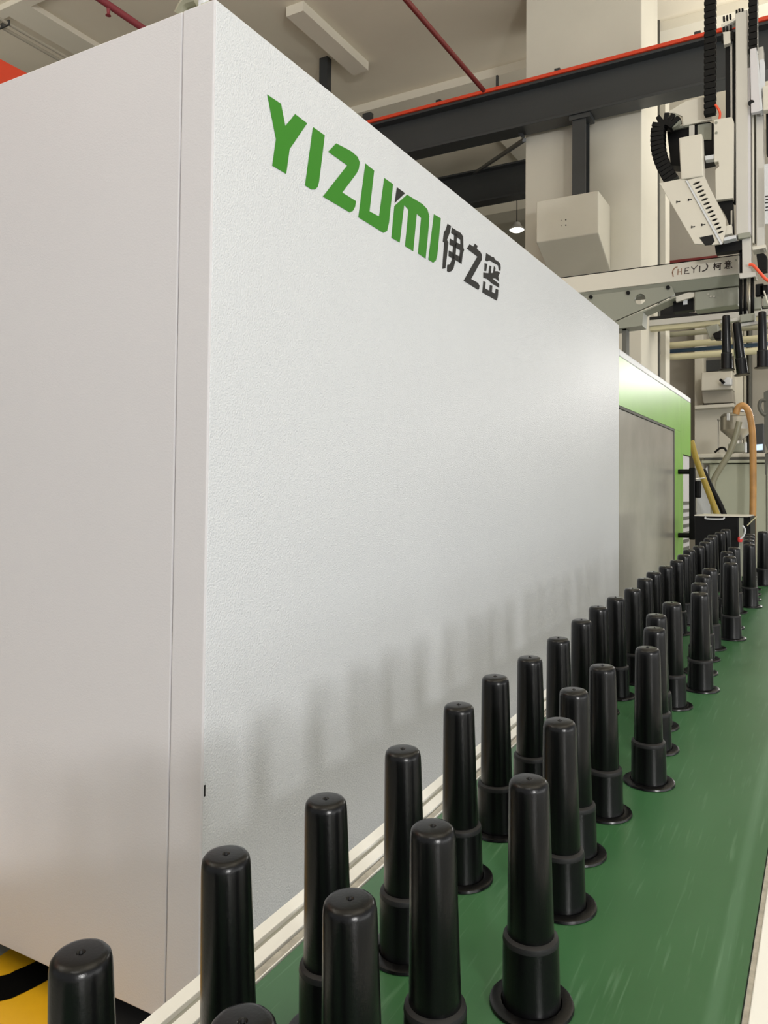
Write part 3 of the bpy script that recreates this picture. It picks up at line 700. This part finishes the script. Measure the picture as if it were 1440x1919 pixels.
# ------------------------------------------------------------------ things behind, right side
# overhead crane girder seen red between robot and beam
tag(ypr([(1180, 497), (1345, 478), (1345, 489), (1180, 508)], 12.26, .138).build('red_girder', M['red_pipe']), 'dark red girder seen just above the lettered robot beam', 'girder')
t = thing('second_robot_rail', 'silver horizontal rail of the next machine under the lettered beam', 'rail', (.2, 7.6, 3.2))
def bar(nm, m, vl, vr, y, dep, bev=.004, par=None):
    """horizontal bar along x spanning screen heights at left pixel 1248"""
    a, b_ = at(1248, vl, y=y), at(1248, vr, y=y)
    return MB().box(-.9, 1.7, y, y+dep, b_.z, a.z, bev).build(nm, m, par)
bar('rail', M['alu'], 597, 608, 7.6, .12, par=t); bar('rail_channel', M['dark'], 591, 596.5, 7.62, .1, par=t)
bar('lower_trim', M['beige_pipe'], 609, 617, 7.63, .1, par=t)
ypr([(1238, 574), (1292, 569), (1292, 588), (1238, 592)], 7.7, .2).build('drive_motor', M['dark'], t)
ypr([(1322, 612), (1346, 606), (1348, 630), (1330, 634)], 7.55, .15, .01).build('gearbox', AD, t)
ypr([(1336, 625), (1352, 618), (1352, 636), (1340, 636)], 7.5, .1, .01).build('sensor', BK, t)
def pipeX(nm, m, v, rpx, y, label):
    a = at(1248, v, y=y); r = rpx/F*(at(1248, v, y=y)-CAM).dot(fwd)
    return tag(origin_to(MB().tube([(-1.4, y, a.z), (2.2, y, a.z)], r, 16).build(nm, m), (-1.4, y, a.z)), label, 'pipe')
pipeX('overhead_pipe', M['grey_hose'], 628, 5, 9.4, 'dark olive pipe, topmost of the horizontal pipes at right')
pipeX('overhead_pipe', M['beige_pipe'], 648, 6, 9.4, 'cream horizontal pipe above the blue pipe at right')
pipeX('overhead_pipe', M['blue'], 659, 3.5, 9.5, 'thin blue horizontal pipe between two cream pipes')
pipeX('overhead_pipe', M['beige_pipe'], 670, 6, 9.4, 'lowest cream horizontal pipe below the blue pipe')

# far wall items
Yw = 12.0
struct(MB().box(-1.6, 6, Yw+.4, Yw+.6, FZ, 7.45).build('wall_right', M['wall']))
def far(nm, px, m, label, cat, y=Yw, dep=.35, bev=.01):
    o = ypr(px, y, dep, bev).build(nm, m); return tag(o, label, cat)
far('wall_pilaster', [(1302, 560), (1319, 560), (1319, 960), (1302, 960)], M['column'], 'pale pilaster on the far wall left of the white box', 'pilaster')
far('wall_pilaster', [(1376, 560), (1393, 560), (1393, 960), (1376, 960)], M['column'], 'pale pilaster on the far wall behind the hopper', 'pilaster')
far('wall_conduit', [(1394, 560), (1399, 560), (1399, 960), (1394, 960)], M['conduit'], 'grey vertical conduit on the far wall', 'conduit')
far('wall_conduit', [(1404, 560), (1407, 560), (1407, 960), (1404, 960)], M['seam'], 'thin dark vertical conduit on the far wall', 'conduit')
far('wall_opening', [(1320, 676), (1374, 672), (1374, 694), (1320, 696)], M['steel_dark'], 'dark recess above the white wall box', 'opening', Yw+.3, .05, 0)
t = thing('wall_unit', 'white wall box with a small camera in front on the far wall', 'wall box', at(1344, 732, y=11.6))
ypr([(1315, 698), (1373, 694), (1373, 729), (1315, 732)], 11.6, .75, .01).build('housing', M['white'], t)
ypr([(1315, 733), (1373, 730), (1376, 754), (1319, 756)], 11.7, .65, .01).build('shade_block', M['wall'], t)  # darker block standing in for the shade below the box
ypr([(1350, 718), (1362, 706), (1372, 708), (1372, 722), (1356, 722)], 11.45, .12, .02).build('camera_body', M['guard'], t)
MB().tube([at(1350, 711, y=11.43), at(1358, 718, y=11.43)], .02, 8).build('camera_arm', BK, t)
far('wall_panel', [(1302, 765), (1372, 760), (1372, 860), (1302, 860)], M['column'], 'pale cream panel on the far wall behind the hopper left side', 'panel', 11.9, .4)
far('wall_shelf', [(1302, 760), (1376, 755), (1376, 762), (1302, 767)], M['white'], 'narrow cream ledge under the white wall box', 'ledge', 11.7, .6)

def at_floor(y):
    """screen height at which the plane y meets the floor near the right side"""
    v = 900.0
    while at(1370, v, y=y).z > FZ+.01: v += .5
    return v
# beige machine with hopper
t = thing('dosing_cabinet', 'beige machine cabinet with a pale top rail behind the black box', 'machine', (.6, 8.9, FZ))
ztp = at(1380, 850, y=8.8).z; xl = at(1329, 850, y=8.8).x
MB().box(xl, 2.2, 8.83, 9.8, FZ, ztp-.12, .01).build('body', M['beige'], t)
MB().box(xl-.12, 2.2, 8.78, 9.85, ztp-.045, ztp, .006).build('top_rail', M['white'], t)
MB().box(xl-.05, 2.2, 8.80, 9.8, ztp-.075, ztp-.046).build('rail_gap', M['seam'], t)
MB().box(xl-.08, 2.2, 8.79, 9.8, ztp-.11, ztp-.076, .004).build('second_rail', M['beige'], t)
xs = at(1436, 850, y=8.8).x
MB().box(xs, xs+.012, 8.822, 8.831, FZ+.02, ztp-.13).build('door_gap', M['seam'], t)
t = thing('material_hopper', 'stainless material hopper with cone standing on the beige cabinet', 'hopper', at(1382, 848, y=9.3))
H0 = at(1382, 848, y=9.3)
def hz(v): return at(1380, v, y=9.3).z-H0.z
sc = 1/F*(H0-CAM).dot(fwd)
MB().lathe([(0, hz(780)), (28*sc, hz(780)), (29*sc, hz(783)), (29*sc, hz(806)), (8*sc, hz(826)), (8*sc, hz(832)), (0, hz(832))], H0, 28).build('cone', M['steel'], t)
MB().lathe([(0, hz(771)), (24*sc, hz(775)), (30*sc, hz(781)), (0, hz(781))], H0, 28).build('lid', M['steel'], t)
MB().box(H0.x-14*sc, H0.x+14*sc, 9.2, 9.4, H0.z+.0, H0.z+hz(832), .01).build('base', M['alu_dark'], t)
MB().box(H0.x+14*sc, H0.x+17*sc, 9.2, 9.3, H0.z, H0.z+hz(830)).build('base_post', M['guard'], t)
MB().lathe([(0, hz(765)), (9*sc, hz(765)), (9*sc, hz(772)), (0, hz(772))], H0+Vector((5*sc, 0, 0)), 16).build('receiver', M['guard'], t)
MB().box(H0.x-13*sc, H0.x-8*sc, 9.0, 9.06, H0.z+hz(791), H0.z+hz(778), .004).build('clamp', M['guard'], t)
MB().box(H0.x-33*sc, H0.x-31*sc, 9.25, 9.3, H0.z, H0.z+hz(785)).build('stand_leg', M['alu'], t)
MB().box(H0.x-33*sc, H0.x-26*sc, 9.25, 9.3, H0.z+hz(788), H0.z+hz(784)).build('stand_arm', M['alu'], t)
def hose(nm, px, y, rpx, m, label, cat='hose', ys=None):
    pts = [at(u, v, y=(ys[i] if ys else y)) for i, (u, v) in enumerate(px)]
    r = rpx/F*(pts[0]-CAM).dot(fwd)
    return tag(MB().tube(smooth_path(pts, 6), r, 14).build(nm, m), label, cat)
hose('suction_hose', [(1380, 776), (1384, 764), (1393, 760), (1402, 768), (1407, 785), (1411, 815), (1412, 860), (1412, 930), (1411, 1010), (1411, at_floor(8.5)-30), (1411, at_floor(8.5)-4)], 8.5, 6, M['orange_hose'], 'thick orange hose arching over the hopper and hanging down')
hose('suction_hose', [(1386, 790), (1380, 815), (1368, 848), (1349, 880), (1340, 896), (1336, 912), (1335, 960), (1335, at_floor(8.45)-4)], 8.45, 5.5, M['grey_hose'], 'grey clear hose sloping down left from the hopper')
hose('suction_hose', [(1296, 826), (1306, 862), (1322, 905), (1346, 970), (1372, 1060), (1376, at_floor(7.6)-4)], 7.6, 5.5, M['yellow_hose'], 'yellow hose slanting down behind the green machine')
hose('suction_hose', [(1318, 880), (1334, 915), (1352, 950), (1366, 990), (1384, 1060), (1386, at_floor(7.9)-4)], 7.9, 5, M['rubber'], 'black hose slanting beside the yellow hose')
hose('power_cable', [(1340, 848), (1350, 840), (1358, 840), (1362, 846)], 9.0, 2, M['rubber'], 'short black cable arched on the beige cabinet top', 'cable')
tag(ypr([(1306, 900), (1326, 874), (1332, 962), (1334, at_floor(8.0)), (1306, at_floor(8.0))], 8.0, .02).build('white_sheet', M['guard']), 'white board standing behind the yellow hose', 'board')
t = thing('right_fixture', 'dark fitting with looped bracket above the cabinet at picture edge', 'fixture', at(1432, 848, y=8.3))
ypr([(1432, 735), (1442, 730), (1442, 850), (1434, 830), (1433, 790)], 8.3, .08, .004).build('stem', M['seam'], t)
b = MB().tube(smooth_path([at(u, v, y=8.3) for u, v in [(1436, 750), (1426, 752), (1424, 764), (1430, 775), (1436, 778)]]), .02, 8); b.build('loop', M['seam'], t)
ypr([(1434, 850), (1441, 848), (1438, 892), (1434, 888)], 8.4, .04, .004).build('pendant', M['seam'], t)
t = thing('control_unit', 'grey control unit with a lit blue white screen beside the hopper', 'control unit', at(1424, 848, y=9.6))
ypr([(1414, 795), (1432, 793), (1432, 848), (1414, 848)], 9.6, .2, .01).build('housing', M['steel_dark'], t)
ypr([(1418, 833), (1430, 832), (1430, 843), (1418, 844)], 9.58, .018).build('screen', M['screen'], t)

# black box beyond the conveyor's end
t = thing('black_cabinet', 'black box with white handle on top beyond the conveyor end', 'box', (.45, 5.0, FZ))
a_, b_ = at(1303, 967, y=5.0), at(1385, 967, y=5.0)
MB().box(a_.x, b_.x, 5.0, 5.5, FZ, a_.z, .006).build('housing', M['rubber'], t)
MB().box(a_.x-.002, b_.x+.06, 4.99, 5.5, a_.z+.001, a_.z+.009).build('lid_edge', M['white'], t)
MB().box(b_.x+.002, b_.x+.075, 5.04, 5.48, FZ+.01, a_.z-.0).build('side_column', M['rubber'], t)
lab(MB().box(b_.x+.001, b_.x+.030, 5.0, 5.03, FZ+.05, a_.z-.005).build('hinge_strip', M['alu_dark'], t), 'grey hinge strip')
h1, h2 = at(1322, 970, y=4.97), at(1357, 970, y=4.97)
MB().tube(smooth_path([(h1.x, 5.0, h1.z+.005), (h1.x+.01, 4.965, h1.z-.008), (h2.x-.01, 4.965, h1.z-.008), (h2.x, 5.0, h1.z+.005)], 4), .006, 8).build('handle', M['guard'], t)
p = at(1387.5, 1011, y=4.985)
lab(MB().lathe([(0, .02), (.014, .018), (.018, 0), (.014, -.018), (0, -.02)], p, 14).build('indicator', M['red'], t), 'red indicator lamp')
MB().tube(smooth_path([at(u, v, y=4.9) for u, v in [(1392, 985), (1397, 992), (1395, 1003), (1388, 1010)]]), .006, 8).build('white_cable', M['guard'], t)
MB().tube(smooth_path([at(u, v, y=4.95) for u, v in [(1401, 985), (1410, 976), (1419, 968)]]), .004, 8).build('cream_cable', M['beige_pipe'], t)
